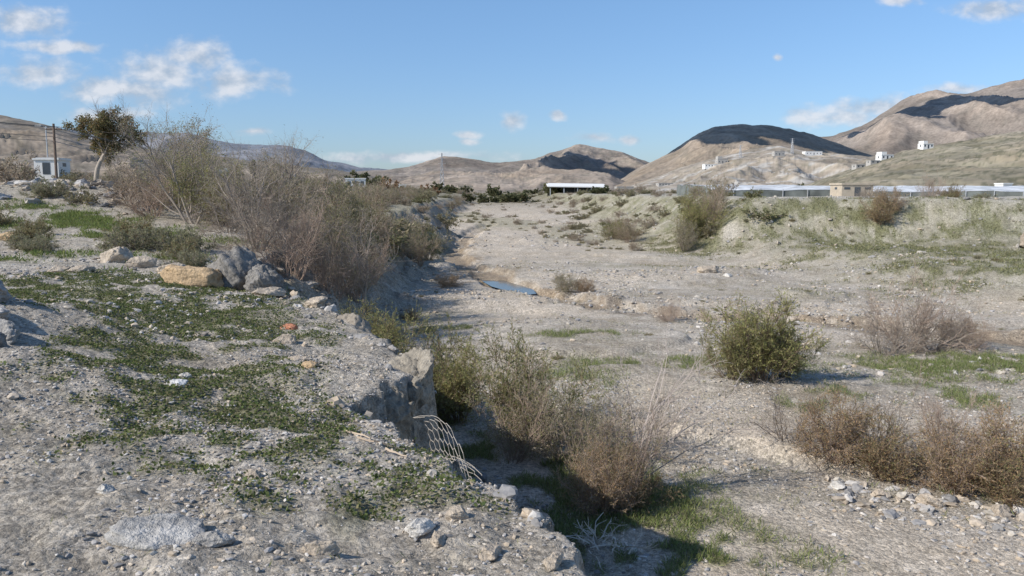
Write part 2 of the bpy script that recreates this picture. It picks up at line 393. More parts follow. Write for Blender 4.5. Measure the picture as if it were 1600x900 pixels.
P_farlow=[shrub("far_scrub_a",1.4,1.3,22,GREYW,[(.30,.27,.16),(.23,.22,.13),(.36,.31,.2)],2400,.16,.03,4,4,1.1,.01,.05,.15,sd=21),
          shrub("far_scrub_b",1.4,1.3,22,BRW,[(.19,.20,.10),(.26,.24,.13)],2400,.16,.03,4,4,1.1,.01,.05,.15,sd=22),
          shrub("far_scrub_c",1.8,1.3,22,GREYW,[(.36,.30,.22),(.42,.34,.25)],1800,.14,.02,4,4,1.0,.01,.05,.15,sd=23)]
P_dark=[shrub("dark_grove",3,3,16,BRW,[(.11,.125,.065),(.15,.155,.08),(.19,.175,.1)],2600,.45,.14,4,4,1.1,.02,.08,.15,sd=24),
        shrub("orange_grove",2.4,2.2,16,BRW,[(.38,.22,.12),(.28,.19,.11)],2200,.40,.12,4,4,1.1,.02,.08,.15,sd=25)]
def Tz(x,y): return float(terrain(np.array([float(x)]),np.array([float(y)]))[0])
def put(name,me,x,y,s=1,sz=None,rot=None,dz=0,parent=None):
    ob=bpy.data.objects.new(name,me);scene.collection.objects.link(ob)
    ob.location=(x,y,Tz(x,y)-.03+dz);ob.scale=(s,s,sz or s)
    ob.rotation_euler=(0,0,rng.uniform(0,6.28) if rot is None else rot)
    if parent:ob.parent=parent
    return ob
prn=np.random.default_rng(5)
for (nm,me,x,y,s,sz) in [
 ("tamarisk_bush",P_green[0],5.8,18.3,.95,1.02),
 ("tamarisk_bush",P_green[1],5.2,18.6,.65,.75),
 ("tamarisk_bush",P_green[0],6.5,18.6,.6,.65),
 ("tamarisk_bush",P_green[1],-1.75,16.0,.95,1.05),
 ("tamarisk_bush",P_green[0],-1.1,15.8,.7,.8),
 ("tamarisk_bush",P_green[1],.45,14.4,.9,1.0),
 ("tamarisk_bush",P_mix[1],.0,13.4,.7,.8),
 ("tamarisk_bush",P_mix[0],.9,13.2,.6,.7),
 ("tamarisk_bush",P_mix[1],1.5,12.0,.55,.75),
 ("dry_tamarisk",P_brown[0],1.25,11.1,.6,.75),
 ("dry_tamarisk",P_brown[1],1.8,11.4,.55,.65),
 ("bare_bush",P_bare[0],1.6,11.3,.5,.75),
 ("bare_bush",P_bare[1],2.3,13.8,.7,.8),
 ("bare_bush",P_bare[0],11.6,23.0,1.05,1.2),
 ("bare_bush",P_bare[1],10.6,22.2,.8,.9),
 ("bare_bush",P_bare[1],12.2,22.8,.9,1.0),
 ("bare_bush",P_bare[0],13.2,22.6,.6,.65),
 ("dry_tamarisk",P_brown[0],5.5,13.2,.75,.85),
 ("dry_tamarisk",P_brown[1],6.2,12.7,.8,.75),
 ("dry_tamarisk",P_brown[0],7.0,12.1,.75,.8),
 ("dry_tamarisk",P_brown[1],7.6,11.6,.85,.7),
 ("dry_tamarisk",P_brown[0],8.2,12.4,.9,.8),
 ("bare_bush",P_bare[1],5.0,13.9,.55,.7),
 ("bare_bush",P_bare[1],6.3,13.3,.6,.75),
 ("bare_bush",P_bare[0],7.3,12.9,.55,.75),
 ("tamarisk_bush",P_green[1],-4.4,19.5,.9,.75),
 ("tamarisk_bush",P_green[0],-3.6,22.0,.8,.55),
 ("dry_tamarisk",P_brown[1],-3.9,30.0,.6,.35),
 ("tamarisk_bush",P_mix[0],2.5,37.5,.75,.55),
 ("dry_tamarisk",P_brown[0],3.4,37.0,.6,.55),
 ("dry_tamarisk",P_brown[0],-3.3,40.5,.9,.5),
 ("tamarisk_bush",P_mix[1],-5.6,48,1.2,1.25),
 ("tamarisk_bush",P_green[1],-5.6,53,1.1,1.2),
 ("tamarisk_bush",P_mix[0],-6.4,45,1.2,1.3),
 ("bare_bush",P_bare[1],-7.3,41,.9,.9),
 ("bare_bush",P_bare[0],5.8,29,.5,.45),
 ("dry_tamarisk",P_brown[0],13.6,24.0,.8,.5)]:
    put(nm,me,x,y,s,sz,rot=prn.uniform(0,6.28))
for (nm,me,x,y,s,sz) in [
 ("bare_bush",P_bare[0],-6.3,22.8,1.15,1.35),
 ("bare_bush",P_bare[1],-7.6,23.5,1.1,1.3),
 ("bare_bush",P_bare[0],-5.4,23.8,.85,1.15),
 ("bare_bush",P_bare[1],-6.9,24.6,1.1,1.4),
 ("tamarisk_bush",P_mix[1],-5.2,26.0,1.0,1.1),
 ("tamarisk_bush",P_mix[0],-6.6,28.5,1.1,1.2),
 ("bare_bush",P_bare[0],-5.6,31.5,.9,1.1),
 ("tamarisk_bush",P_mix[1],-6.9,34,1.1,1.2),
 ("tamarisk_bush",P_green[1],-7.4,37.5,1.1,1.1),
 ("tamarisk_bush",P_mix[0],-8.4,35.5,1.2,1.3),
 ("bare_bush",P_bare[1],-9.6,27,1.1,1.2),
 ("tamarisk_bush",P_green[0],-10.6,29.5,1.0,1.2),
 ("tamarisk_bush",P_mix[1],-8.8,31,1.2,1.3),
 ("tamarisk_bush",P_mix[0],-12,31,1.2,1.2),
 ("tamarisk_bush",P_green[0],-13.5,34,1.1,1.2),
 ("bare_bush",P_bare[0],-14,31,1.1,1.1),
 ("bare_bush",P_bare[1],-16.5,35,1.2,1.1),
 ("tamarisk_bush",P_mix[1],-15.5,38,1.2,1.2),
 ("tamarisk_bush",P_mix[0],-11,38,1.2,1.3),
 ("bare_bush",P_bare[0],-12.5,42,1.3,1.4),
 ("scrub_bush",P_low[0],-9.2,22,1.2,1.2),
 ("scrub_bush",P_low[1],-8.4,20,.9,.9),
 ("scrub_bush",P_low[0],-10.4,21.5,1.2,1.2),
 ("scrub_bush",P_low[1],-11.4,24,1.3,1.2),
 ("scrub_bush",P_low[0],-7.6,18.6,.8,.8),
 ("scrub_bush",P_low[0],-13.0,21.5,.9,.75),
 ("scrub_bush",P_low[1],-14.0,23,.9,.8),
 ("scrub_bush",P_low[0],-12.2,20.5,.7,.6),
 ("scrub_bush",P_low[1],-15.0,25,.8,.9),
 ("scrub_bush",P_low[0],-16.5,24,.9,.8),
 ("scrub_bush",P_low[1],-17.5,27,1.,1.1),
 ("scrub_bush",P_low[0],-19,33,1.3,1.3),
 ("scrub_bush",P_low[1],-6.2,17.2,.6,.6)]:
    put(nm,me,x,y,s,sz,rot=prn.uniform(0,6.28))
for (nm,me,x,y,s,sz) in [
 ("tamarisk_bush",P_green[0],14.2,62,1.4,1.7),("tamarisk_bush",P_mix[0],13.0,60,1.1,1.3),("tamarisk_bush",P_mix[1],15.8,64,1.3,1.9),("tamarisk_bush",P_green[1],15.2,66,1.3,1.8),
 ("tamarisk_bush",P_mix[1],10.5,72,1.2,1.1),("tamarisk_bush",P_green[1],9.5,76,1.2,.9),("bare_bush",P_bare[0],11.0,80,1.3,1.3),
 ("dry_tamarisk",P_brown[1],26.3,57,1.5,1.3),("dry_tamarisk",P_brown[0],27.2,58,1.3,1.3),("dry_tamarisk",P_brown[1],34,62,1,1),
 ("scrub_bush",P_low[1],33,61,1.3,1.3),("scrub_bush",P_low[0],36.5,62,1.3,1.2),("bare_bush",P_bare[0],32.5,62,.9,1.3),("bare_bush",P_bare[1],28.5,64,.9,.9)]:
    put(nm,me,x,y,s,sz,rot=prn.uniform(0,6.28))

def mass(name,protos,pts,s0,s1):
    e=bpy.data.objects.new(name,None);scene.collection.objects.link(e)
    pts=np.array(pts);z=terrain(pts[:,0],pts[:,1])
    for k,(x,y) in enumerate(pts):
        ob=bpy.data.objects.new("shrub_%d"%k,protos[prn.integers(len(protos))]);scene.collection.objects.link(ob)
        s=prn.uniform(s0,s1);ob.scale=(s*prn.uniform(.8,1.3),s*prn.uniform(.8,1.3),s*prn.uniform(.6,1.05));ob.location=(x,y,z[k]-.05);ob.rotation_euler=(0,0,prn.uniform(0,6.28));ob.parent=e
def samp(n,f,x0,x1,y0,y1):
    o=[]
    while len(o)<n:
        x=prn.uniform(x0,x1,2000);y=y0*(y1/y0)**prn.uniform(0,1,2000)
        k=f(x,y,*edges(x,y))
        o+=list(zip(x[k],y[k]))
    return o[:n]
mass("riverbank_scrub",P_farlow+P_mix[1:],samp(200,lambda x,y,l,r,b:(l<2.5)&(l>-14-y*.12)&(y>30),-60,-4,30,230),.5,1.5)
mass("bank_top_scrub",P_farlow,samp(380,lambda x,y,l,r,b:(l<-3)&(np.abs(x)<y*.8)&(y>42),-260,-8,42,420),.8,2.0)
mass("embankment_scrub",P_farlow,samp(75,lambda x,y,l,r,b:(r>1)&(b<7)&(x<60),6,60,60,260),.3,1.2)
mass("embankment_tussocks",P_low,samp(160,lambda x,y,l,r,b:(r>0)&(b<6),8,45,30,75),.10,.42)
mass("terrace_scrub",P_farlow,samp(120,lambda x,y,l,r,b:(b>8)&(x<y*.75),12,260,150,420),.6,1.5)
mass("riverbed_scrub",P_farlow[::2]+P_low,samp(44,lambda x,y,l,r,b:(l>1.0)&((l<4)|(r>-3)|(y>130))&(r<1),-20,12,65,260),.25,.7)
mass("river_bar_scrub",P_farlow[::2]+P_low,samp(120,lambda x,y,l,r,b:(l>1.5)&(r<1)&(fbm(x*.12+9,y*.035,3,97)>.08),-16,12,62,230),.2,.65)
mass("riverbed_tussocks",P_low,samp(90,lambda x,y,l,r,b:(l>3)&(r<2)&(y<66),-8,22,18,66),.07,.28)
mass("valley_groves",P_dark[:1]+P_farlow+P_farlow[:1],samp(340,lambda x,y,l,r,b:(np.abs(x)<y*.5)&(fbm(x*.02,y*.02,2,95)>-.2),-380,300,240,800),1.0,2.3)
for (nm,pr,x,y,s,sz) in [("dark_tree_grove",0,-14,250,1,.9),("dark_tree_grove",0,-9,255,1.1,1.0),("dark_tree_grove",0,-5,258,.9,.8),
  ("orange_leaved_tree",1,-32,205,1.0,1.5),("orange_leaved_tree",1,-30,209,1.0,1.3),("orange_leaved_tree",1,-27,250,1,1.2),("orange_leaved_tree",1,-24,252,1,1.)]:
    put(nm,P_dark[pr],x,y,s,sz,rot=prn.uniform(0,6.28))
print("plants",time.time()-T0)

# ------------------------------------------------------------------ trees
def tree(name,x,y,h,trunk,lc,nleaf,seed,crown=.5,ll=.16,lw=.03,base=.35,spread=.8,wood=(.38,.32,.26),droop=.3,nl=9,tz=None,stems=1,keepf=.8):
    global rng
    rng=np.random.default_rng(seed);b=B();w=B()
    if stems==1:d0=np.array([[.04,.02,1.]])
    else:
        a=rng.uniform(0,6.28,stems);d0=np.stack([np.cos(a)*.45,np.sin(a)*.45,np.ones(stems)],1)
    P0=grow(np.repeat([[0,0,-.3]],stems,0)+rng.normal(0,.08*(stems>1),(stems,3)),d0,rng.uniform(.85,1,stems)*h*.62,9,.05,.09)
    tubes(w,P0,trunk,trunk*.45,wood,.05,8)
    p,d,t=kids(P0,nl,spread,base)
    P1=grow(p,d,rng.uniform(.28,.5,len(p))*h*crown*2*(1.2-.5*t),7,.10,.16)
    tubes(w,P1,trunk*.4,trunk*.1,wood,.1,5)
    p,d,t=kids(P1,6,.8,.25)
    P2=grow(p,d,rng.uniform(.12,.24,len(p))*h,5,.05,.2)
    tubes(w,P2,trunk*.12,trunk*.04,wood,.1,3)
    p,d,t=kids(P2,6,.9,.2)
    P3=grow(p,d,rng.uniform(.05,.11,len(p))*h,3,0,.25)
    tubes(w,P3,trunk*.05,trunk*.02,wood,.1,3)
    if nleaf:
        lim=rng.uniform(0,1,len(P1))<keepf
        k3=np.repeat(np.repeat(lim,6)&(rng.uniform(0,1,len(P2))<.85),6);PP=P3[k3]
        p,d,t=kids(PP,max(1,nleaf//len(PP)),.9,0)
        p=p+rng.normal(0,.016*h,p.shape)
        leaves(b,p,d,ll,lw,lc,.35,droop)
    e=bpy.data.objects.new(name,None);scene.collection.objects.link(e);e.location=(x,y,Tz(x,y) if tz is None else tz)
    o=w.mesh("trunk_and_limbs",M_wood,True,True);o.parent=e
    if nleaf:
        o=b.mesh("leaves",M_plant);o.parent=e
    return e
EUC=[(.20,.18,.09),(.26,.22,.11),(.14,.14,.065),(.32,.22,.12)]
tree("eucalyptus_tree",-44.0,85,9.6,.28,EUC,14000,31,.46,.3,.06,.45,.95,nl=14,keepf=.72)
tree("half_bare_tree",-29,72,7.8,.22,[(.34,.26,.15),(.24,.22,.1)],3500,36,.5,.2,.035,.2,.9,wood=(.26,.21,.17),nl=14)
BW=(.36,.30,.245)
tree("bare_tree",-22.5,55,5.8,.12,[(.3,.26,.19)],0,33,.6,base=.15,wood=(.30,.25,.21),nl=8,stems=3)
tree("bare_tree",-4.9,25.8,3.8,.06,[(.36,.3,.21)],300,34,.5,.07,.01,.25,.7,wood=BW,nl=11)
tree("bare_tree",-8.3,25.5,4.0,.05,GRY,1500,38,.5,.07,.01,.2,.7,wood=BW,nl=8,stems=4)
tree("bare_tree",-11.8,29.5,4.3,.055,OL,3500,39,.5,.08,.012,.2,.7,wood=BW,nl=8,stems=4)
tree("bare_tree",-15.3,36,4.9,.06,GRY,2500,40,.5,.08,.012,.2,.7,wood=BW,nl=8,stems=4)
tree("bare_tree",-10.2,36,4.2,.055,GRY,1500,41,.5,.08,.012,.2,.7,wood=BW,nl=8,stems=4)
for k,(x,y,h) in enumerate([(-78,118,4.0),(-88,125,4.5),(-60,140,4.5),(-52,160,4.5),(-70,96,4)]):
    tree("olive_tree",x,y,h,.2,[(.18,.19,.10),(.22,.21,.12),(.28,.25,.17)],3500,60+k,.7,.35,.08,.05)
tree("dark_green_tree",80,108,5,.2,[(.09,.11,.05),(.13,.14,.06)],5000,80,.6,.35,.08,.15)

rng=np.random.default_rng(90);b=B()
P1=grow(np.repeat([[1.75,11.9,.1]],11,0)+rng.normal(0,.12,(11,3)),np.stack([rng.uniform(.1,.9,11),rng.uniform(-.2,.3,11),rng.uniform(.6,1.2,11)],1),rng.uniform(1.6,2.7,11),9,-.03,.13)
tubes(b,P1,.014,.004,(.38,.32,.28))
p,d,t=kids(P1,8,.7,.3);P2=grow(p,d,rng.uniform(.25,.7,len(p)),5,.05,.15);tubes(b,P2,.005,.002,(.38,.32,.28))
p,d,t=kids(P2,4,.7,.2);P3=grow(p,d,rng.uniform(.1,.25,len(p)),3,.05,.15);tubes(b,P3,.0025,.0015,(.39,.33,.28))
b.mesh("arching_dead_branches",M_wood)
b=B();z0=Tz(1.2,9.9)
P1=grow(np.stack([rng.uniform(.9,1.5,26),rng.uniform(9.6,10.2,26),np.full(26,z0+.1)],1),rng.normal(0,1,(26,3))*[1,1,.5]+[0,0,.4],rng.uniform(.2,.6,26),5,-.05,.25)
tubes(b,P1,.012,.005,(.55,.49,.41));p,d,t=kids(P1,3,.9,.2);tubes(b,grow(p,d,rng.uniform(.08,.25,len(p)),3,0,.2),.006,.003,(.5,.44,.36))
b.mesh("broken_dead_branch",M_wood)
b=B()
P1=grow(np.array([[-1.3,5.9,3.0],[-1.0,5.6,2.98],[-1.15,5.75,3.0],[-.9,5.5,2.95]]),np.array([[1,-.5,.05],[1,.3,-.05],[.7,-.6,0],[1,-.8,0.]]),np.array([.3,.22,.28,.2]),4,-.01,.1)
P1[:,:,2]=terrain(P1[:,:,0],P1[:,:,1])+.02
tubes(b,P1,.010,.005,(.48,.38,.28));b.mesh("fallen_sticks",M_wood)

# ------------------------------------------------------------------ ground cover leaves
rng=np.random.default_rng(51)
def cover(name,n,x0,x1,y0,y1,L,W,cols,hmax,thr=.35,up=.4,extra=None):
    b=B();got=0;ps=[]
    while got<n:
        x=rng.uniform(x0,x1,n*2);y=rng.uniform(y0,y1,n*2)
        g=green_mask(x,y);k=g>thr+rng.uniform(0,.6,len(x))
        if extra is not None:k&=extra(x,y)
        x=x[k];y=y[k];ps.append(np.stack([x,y],1));got+=len(x)
        if len(x)==0:break
    p=np.vstack(ps)[:n];z=terrain(p[:,0],p[:,1])
    hh=np.clip(fbm(p[:,0]*4,p[:,1]*4,3,77)+.4,0.05,1)
    P=np.stack([p[:,0],p[:,1],z+rng.uniform(0,1,len(p))*hh*hmax],1)
    d=unit(rng.normal(0,1,(len(p),3))*[1,1,.35]+[0,0,up])
    leaves(b,P,d,L,W,cols,.35)
    return b.mesh(name,M_plant)
CL=[(.125,.16,.06),(.16,.18,.07),(.11,.135,.05),(.23,.21,.11)]
onbank=lambda x,y:edges(x,y)[0]<.1
offbank=lambda x,y:edges(x,y)[0]>.2
cover("clover_groundcover",78000,-11,0,4.2,16.6,.026,.011,CL,.055,.08,.15,onbank)
cover("riverbank_grass",75000,-4,14,6.5,28,.12,.005,[(.19,.24,.08),(.24,.27,.10),(.29,.28,.15)],.02,.22,1.4,offbank)
cover("slope_grass",26000,-30,-5,16,34,.13,.012,[(.17,.22,.07),(.22,.24,.09)],.02,.3,1.5)
cover("embankment_grass",52000,8,55,32,74,.15,.018,[(.21,.22,.10),(.26,.25,.13),(.31,.28,.16)],.02,.22,1.5)
def sprigs(name,n,x0,x1,y0,y1,L,W,cols,f):
    b=B();x=rng.uniform(x0,x1,n);y=rng.uniform(y0,y1,n);k=f(x,y);x=x[k];y=y[k]
    p=np.stack([x,y,terrain(x,y)],1)
    leaves(b,p,unit(rng.normal(0,1,p.shape)*[1,1,.3]+[0,0,.8]),L,W,cols);b.mesh(name,M_plant)
sprigs("dry_sprigs",7000,-9,.3,3.2,18,.05,.0028,[(.42,.36,.24),(.3,.29,.15),(.2,.22,.09)],lambda x,y:(edges(x,y)[0]<-.1)&(fbm(x*1.5,y*1.5,3,88)>.0))
sprigs("riverbed_dry_grass",60000,-6,24,10,55,.13,.006,[(.44,.37,.25),(.32,.30,.16),(.25,.26,.12)],lambda x,y:(edges(x,y)[0]>1)&(fbm(x*1.1,y*1.1,4,89)>.22))
print("cover",time.time()-T0)

# ------------------------------------------------------------------ stones
import bmesh
def ico(sub):
    bm=bmesh.new();bmesh.ops.create_icosphere(bm,subdivisions=sub,radius=1)
    v=np.array([q.co[:] for q in bm.verts]);f=np.array([[q.index for q in g.verts] for g in bm.faces]);bm.free();return v,f
I1=ico(1);I2=ico(2);I5=ico(5)
STC=np.array([(.45,.41,.37),(.49,.44,.37),(.36,.34,.32),(.56,.52,.47),(.48,.39,.29),(.42,.36,.29),(.29,.275,.26),(.49,.41,.32)])
def stones(name,x,y,s,ic,flat=.6,sink=.35,mat=None,cb=1.):
    n=len(x);v,f=ic;m=len(v)
    sc=s[:,None]*np.stack([rng.uniform(.7,1.4,n),rng.uniform(.5,1.0,n),rng.uniform(.3,.75,n)*flat/.6],1)
    vv=v[None]*(1+rng.uniform(-.32,.28,(n,m,1)))
    vv=vv*sc[:,None]
    a=rng.uniform(0,6.28,n);ca,sa=np.cos(a)[:,None],np.sin(a)[:,None]
    tl=rng.normal(0,.35,n)[:,None];ct,st=np.cos(tl),np.sin(tl)
    X,Y,Z=vv[...,0],vv[...,1],vv[...,2]
    Y,Z=Y*ct-Z*st,Y*st+Z*ct
    X,Y=X*ca-Y*sa,X*sa+Y*ca
    z=terrain(x,y)
    V=np.stack([X+x[:,None],Y+y[:,None],Z+(z+sc[:,2]*(1-2*sink))[:,None]],-1).reshape(-1,3)
    F=(f[None]+(np.arange(n)*m)[:,None,None]).reshape(-1,3)
    c=STC[rng.integers(0,len(STC),n)]*rng.uniform(.7,1.1,(n,1))*cb
    return mk_mesh(name,V,F,np.repeat(c,m,0),mat or M_stone,False)
rng=np.random.default_rng(61)
def psamp(n,x0,x1,y0,y1,f):
    o=[];g=0
    while g<n:
        x=rng.uniform(x0,x1,n);y=rng.uniform(y0,y1,n);k=f(x,y,*edges(x,y));o.append(np.stack([x[k],y[k]],1));g+=k.sum()
    p=np.vstack(o)[:n];return p[:,0],p[:,1]
pw=lambda n,a,b,e=2.6:a+(b-a)*rng.uniform(0,1,n)**(e*2)
x,y=psamp(36000,-6.5,1.6,2.6,9,lambda x,y,l,r,b:(l<1.2)&(fbm(x*1.2,y*1.2,3,71)+rng.uniform(-.5,.5,len(x))>0)&(np.abs(x)<y*.75+.5)&(rng.uniform(0,1,len(x))>.75*green_mask(x,y)))
stones("bank_gravel",x,y,pw(len(x),.003,.022,2.8),I1)
x,y=psamp(8000,-13,-1.5,9,22,lambda x,y,l,r,b:(l<1)&(fbm(x*.8,y*.8,3,72)>-.1))
stones("bank_top_gravel",x,y,pw(len(x),.008,.06),I1)
x,y=psamp(26000,-2,13,7.5,19,lambda x,y,l,r,b:(l>.6)&(fbm(x*.6,y*.6,3,73)+rng.uniform(-.3,.3,len(x))>.0))
stones("riverbed_gravel",x,y,pw(len(x),.006,.05,3),I1)
x,y=psamp(19000,-6,25,19,50,lambda x,y,l,r,b:(l>1)&(fbm(x*.25,y*.25,3,74)+rng.uniform(-.35,.35,len(x))>.0))
stones("riverbed_cobbles",x,y,pw(len(x),.014,.11,3.),I1)
x,y=psamp(4500,-12,45,45,110,lambda x,y,l,r,b:(l>0)&(fbm(x*.15,y*.15,3,75)>-.1))
stones("distant_cobbles",x,y,pw(len(x),.03,.22,3.),I1)
x,y=psamp(240,-11,.4,3.2,20,lambda x,y,l,r,b:(l<0))
stones("scattered_bank_stones",x,y,pw(len(x),.015,.08,1.5),I2)
t=rng.uniform(0,1,420);x=-30+t*22+rng.normal(0,.8,420);y=37-3.5*t+rng.normal(0,1.6,420)
stones("rubble_pile",x,y,pw(420,.06,.4,1.3),I2)
x,y=psamp(420,5,9.5,9,12.8,lambda x,y,l,r,b:(np.abs(y-(11.9-.45*(x-5)))<.8))
stones("cobble_line",x,y,pw(len(x),.02,.13,1.6),I2)
x,y=psamp(520,-12,.6,4,24,lambda x,y,l,r,b:(l>-.3)&(l<2.2))
stones("scarp_stones",x,y,pw(len(x),.02,.16,1.8),I2,cb=.9)

def n3(p,s): return (fbm(p[:,0]*1+p[:,2]*.7+s,p[:,1]*1-p[:,2]*.6,4,int(s)%97)+fbm(p[:,2]+s,p[:,0]*.8+p[:,1]*.5,4,int(s)%89))/2
def rock(name,x,y,sx,sy,sz,c,seed,rot=0,dz=0,rough=.35,cong=False):
    r=np.random.default_rng(seed);v,f=I5[0].copy(),I5[1]
    for q in range(11):
        nrm=unit(r.normal(0,1,3)*[1,1,.8]);d=r.uniform(.5,.8)
        e=v@nrm-d;v=v-np.clip(e,0,None)[:,None]*nrm*.93
    v=v*(1+rough*n3(v*1.6,seed)[:,None]+.16*n3(v*6,seed+5)[:,None]+(.2*n3(v*14,seed+9)[:,None] if cong else 0))
    col=np.array(c)*(1+.3*n3(v*3,seed+3)[:,None]+.3*n3(v*11,seed+7)[:,None])
    v=v*[sx/1.5,sy/1.5,sz/1.5]
    ob=mk_mesh(name,v,f,np.clip(col,.03,.8),M_rock,True)
    ob.location=(x,y,Tz(x,y)+dz+sz*.2);ob.rotation_euler=(0,0,rot)
OR=(.47,.335,.20);GR=(.25,.23,.205);TN=(.47,.39,.30);WH=(.57,.53,.47)
for a in [("orange_boulder",-5.95,14.8,1.0,.6,.5,OR,1,.1),("conglomerate_boulder",-5.2,15.1,.8,.75,1.0,GR,2,.4,-.05,.5,True),("conglomerate_boulder",-4.6,14.8,.75,.7,.9,GR,3,1.2,-.12,.5,True),("conglomerate_boulder",-4.9,15.6,.7,.7,.85,GR,44,2.2,-.05,.5,True),
 ("tan_boulder",-9.3,18.6,.75,.5,.5,TN,4,0),("tan_boulder",-8.2,17.6,.6,.4,.3,TN,5,.5),("tan_boulder",-9.0,15.8,.4,.3,.2,TN,6,.2),("tan_boulder",-8.4,15.4,.45,.3,.16,TN,7,1),
 ("orange_boulder",-14.5,23.0,.55,.4,.3,OR,8,0),("tan_boulder",-4.3,14.0,.5,.3,.18,TN,9,.7),("tan_boulder",-7.0,16.4,.5,.4,.3,TN,10,.3),
 ("white_stone",-2.95,6.85,.20,.14,.09,(.6,.58,.56),11,.4),("white_stone",-3.05,7.3,.10,.08,.07,WH,12),("white_stone",-2.25,4.25,.10,.09,.07,WH,13),
 ("flat_grey_rock",-1.72,3.75,.38,.22,.10,(.43,.405,.37),14,.1,-.02,.6),("grey_rock",-1.45,3.7,.16,.12,.08,(.40,.37,.33),50,.9),("grey_rock",-.95,3.75,.18,.12,.08,TN,15,.6),("grey_rock",-.5,4.1,.18,.10,.08,WH,16,.9),("grey_rock",-.3,4.25,.13,.10,.07,TN,17,.2),("grey_rock",-.38,4.0,.12,.08,.06,TN,18,1.5),
 ("grey_rock",-.12,3.85,.12,.1,.07,TN,19,1),("grey_rock",.2,3.75,.12,.1,.07,TN,20,1),("grey_rock",-1.6,4.75,.15,.09,.06,TN,21,2.2),
 ("red_brick_fragment",-2.95,10.4,.2,.14,.1,(.50,.22,.13),22,.2),("tan_boulder",-2.75,9.6,.26,.2,.15,TN,23),("tan_boulder",-2.35,8.6,.2,.14,.1,TN,24),("tan_boulder",-2.05,8.0,.16,.12,.08,OR,25),
 ("pale_outcrop",-6.7,9.4,1.1,.7,.5,(.44,.40,.36),26,.5,0,.5),("pale_outcrop",-5.9,8.8,.9,.45,.35,(.42,.38,.34),27,-.5,0,.5),("pale_outcrop",-5.5,8.1,.6,.35,.25,(.42,.38,.34),28,-.4,0,.5),("pale_outcrop",-5.0,7.6,.5,.3,.2,(.40,.37,.33),46,-.6,0,.5),("dark_rock",-4.75,7.1,.3,.3,.26,(.25,.235,.22),29,.2),
 ("river_boulder",6.3,11.5,.34,.25,.2,TN,30),("river_boulder",5.7,11.9,.28,.2,.15,TN,31),("river_boulder",5.2,12.2,.22,.18,.13,WH,32),("river_boulder",7.1,11.1,.25,.2,.16,TN,33),
 ("river_boulder",11,44,1.0,.6,.45,TN,34),("river_boulder",11.8,43.5,.5,.4,.3,WH,35),("river_boulder",.35,10.6,.45,.35,.25,(.45,.36,.28),36,.3),("river_boulder",1.5,9.9,.2,.16,.12,WH,37),("river_boulder",1.6,9.2,.16,.12,.1,WH,38),
 ("tan_boulder",-3.4,13.6,.4,.3,.2,TN,39),("scarp_outcrop",-1.1,8.45,.7,.7,.9,(.35,.305,.24),41,.3,-.5,.6,True),("scarp_outcrop",-.9,8.0,.5,.5,.8,(.35,.305,.24),47,1.3,-.7,.6,True),("scarp_outcrop",-1.25,7.7,.5,.5,.7,(.35,.305,.24),48,2.3,-.6,.6,True),("scarp_outcrop",-2.4,11.7,.5,.6,.6,(.35,.3,.24),42,.3,-.4,.5,True),("scarp_outcrop",-1.8,10.2,.5,.6,.6,(.35,.3,.24),49,.9,-.5,.5,True),
 ("river_boulder",33,50,2.5,1.6,1.4,(.38,.31,.235),43)]:
    rock(*a)
print("stones",time.time()-T0)

# ------------------------------------------------------------------ gabion wire mesh hanging from the scarp
def surf(u,v):
    x=-.98+.80*u+.30*v+.06*math.sin(v*5+u*4);y=7.25-1.15*u+.12*v;z=2.58-.42*u*u-.46*v+.12*math.sin(u*3.1)+.08*math.sin(v*7+4*u)
    return (x,y,z)
segs=[];a=.062
for ii in range(-2,16):
    for jj in range(-1,12):
        cx=ii*a*1.5;cy=jj*a*math.sqrt(3)+(a*math.sqrt(3)/2 if ii%2 else 0)
        for q in (0,1,2):
            t1,t2=math.radians(60*q),math.radians(60*(q+1))
            u1,v1=cx+a*math.cos(t1),cy+a*math.sin(t1);u2,v2=cx+a*math.cos(t2),cy+a*math.sin(t2)
            if min(u1,u2)<0 or max(u1,u2)>1 or min(v1,v2)<0 or max(v1,v2)>.72+.28*math.sin(cx*5):continue
            segs.append([surf(u1,v1),surf((u1+u2)/2,(v1+v2)/2),surf(u2,v2)])
M_wire=attr_mat("galvanised_wire",.6)
b=B();tubes(b,np.array(segs),.0034,.0034,(.38,.34,.29),0,4);b.mesh("gabion_wire_mesh",M_wire)

# ------------------------------------------------------------------ water
M_water=bpy.data.materials.new("stream_water");t_,N_,L_,b_=nt(M_water)
b_.inputs["Base Color"].default_value=(.10,.10,.09,1);b_.inputs["Roughness"].default_value=.12;b_.inputs["IOR"].default_value=1.25
nn=N_.new("ShaderNodeTexNoise");nn.inputs["Scale"].default_value=5;bb=N_.new("ShaderNodeBump");bb.inputs["Strength"].default_value=.3;bb.inputs["Distance"].default_value=.03
L_.new(nn.outputs["Fac"],bb.inputs["Height"]);L_.new(bb.outputs[0],b_.inputs["Normal"])
path=np.array([(-1.9,47.0),(-1.0,44.2),(-.3,42),(.4,40.2),(1.0,38.6)]);V=[];ws=[.25,.6,.8,.7,.2]
for k,(px,py) in enumerate(path):
    V+= [(px-ws[k],py-.2,-.275),(px+ws[k],py+.2,-.275)]
F=np.array([[2*k,2*k+1,2*k+3,2*k+2] for k in range(len(path)-1)])
mk_mesh("stream_water",np.array(V),F,None,M_water)

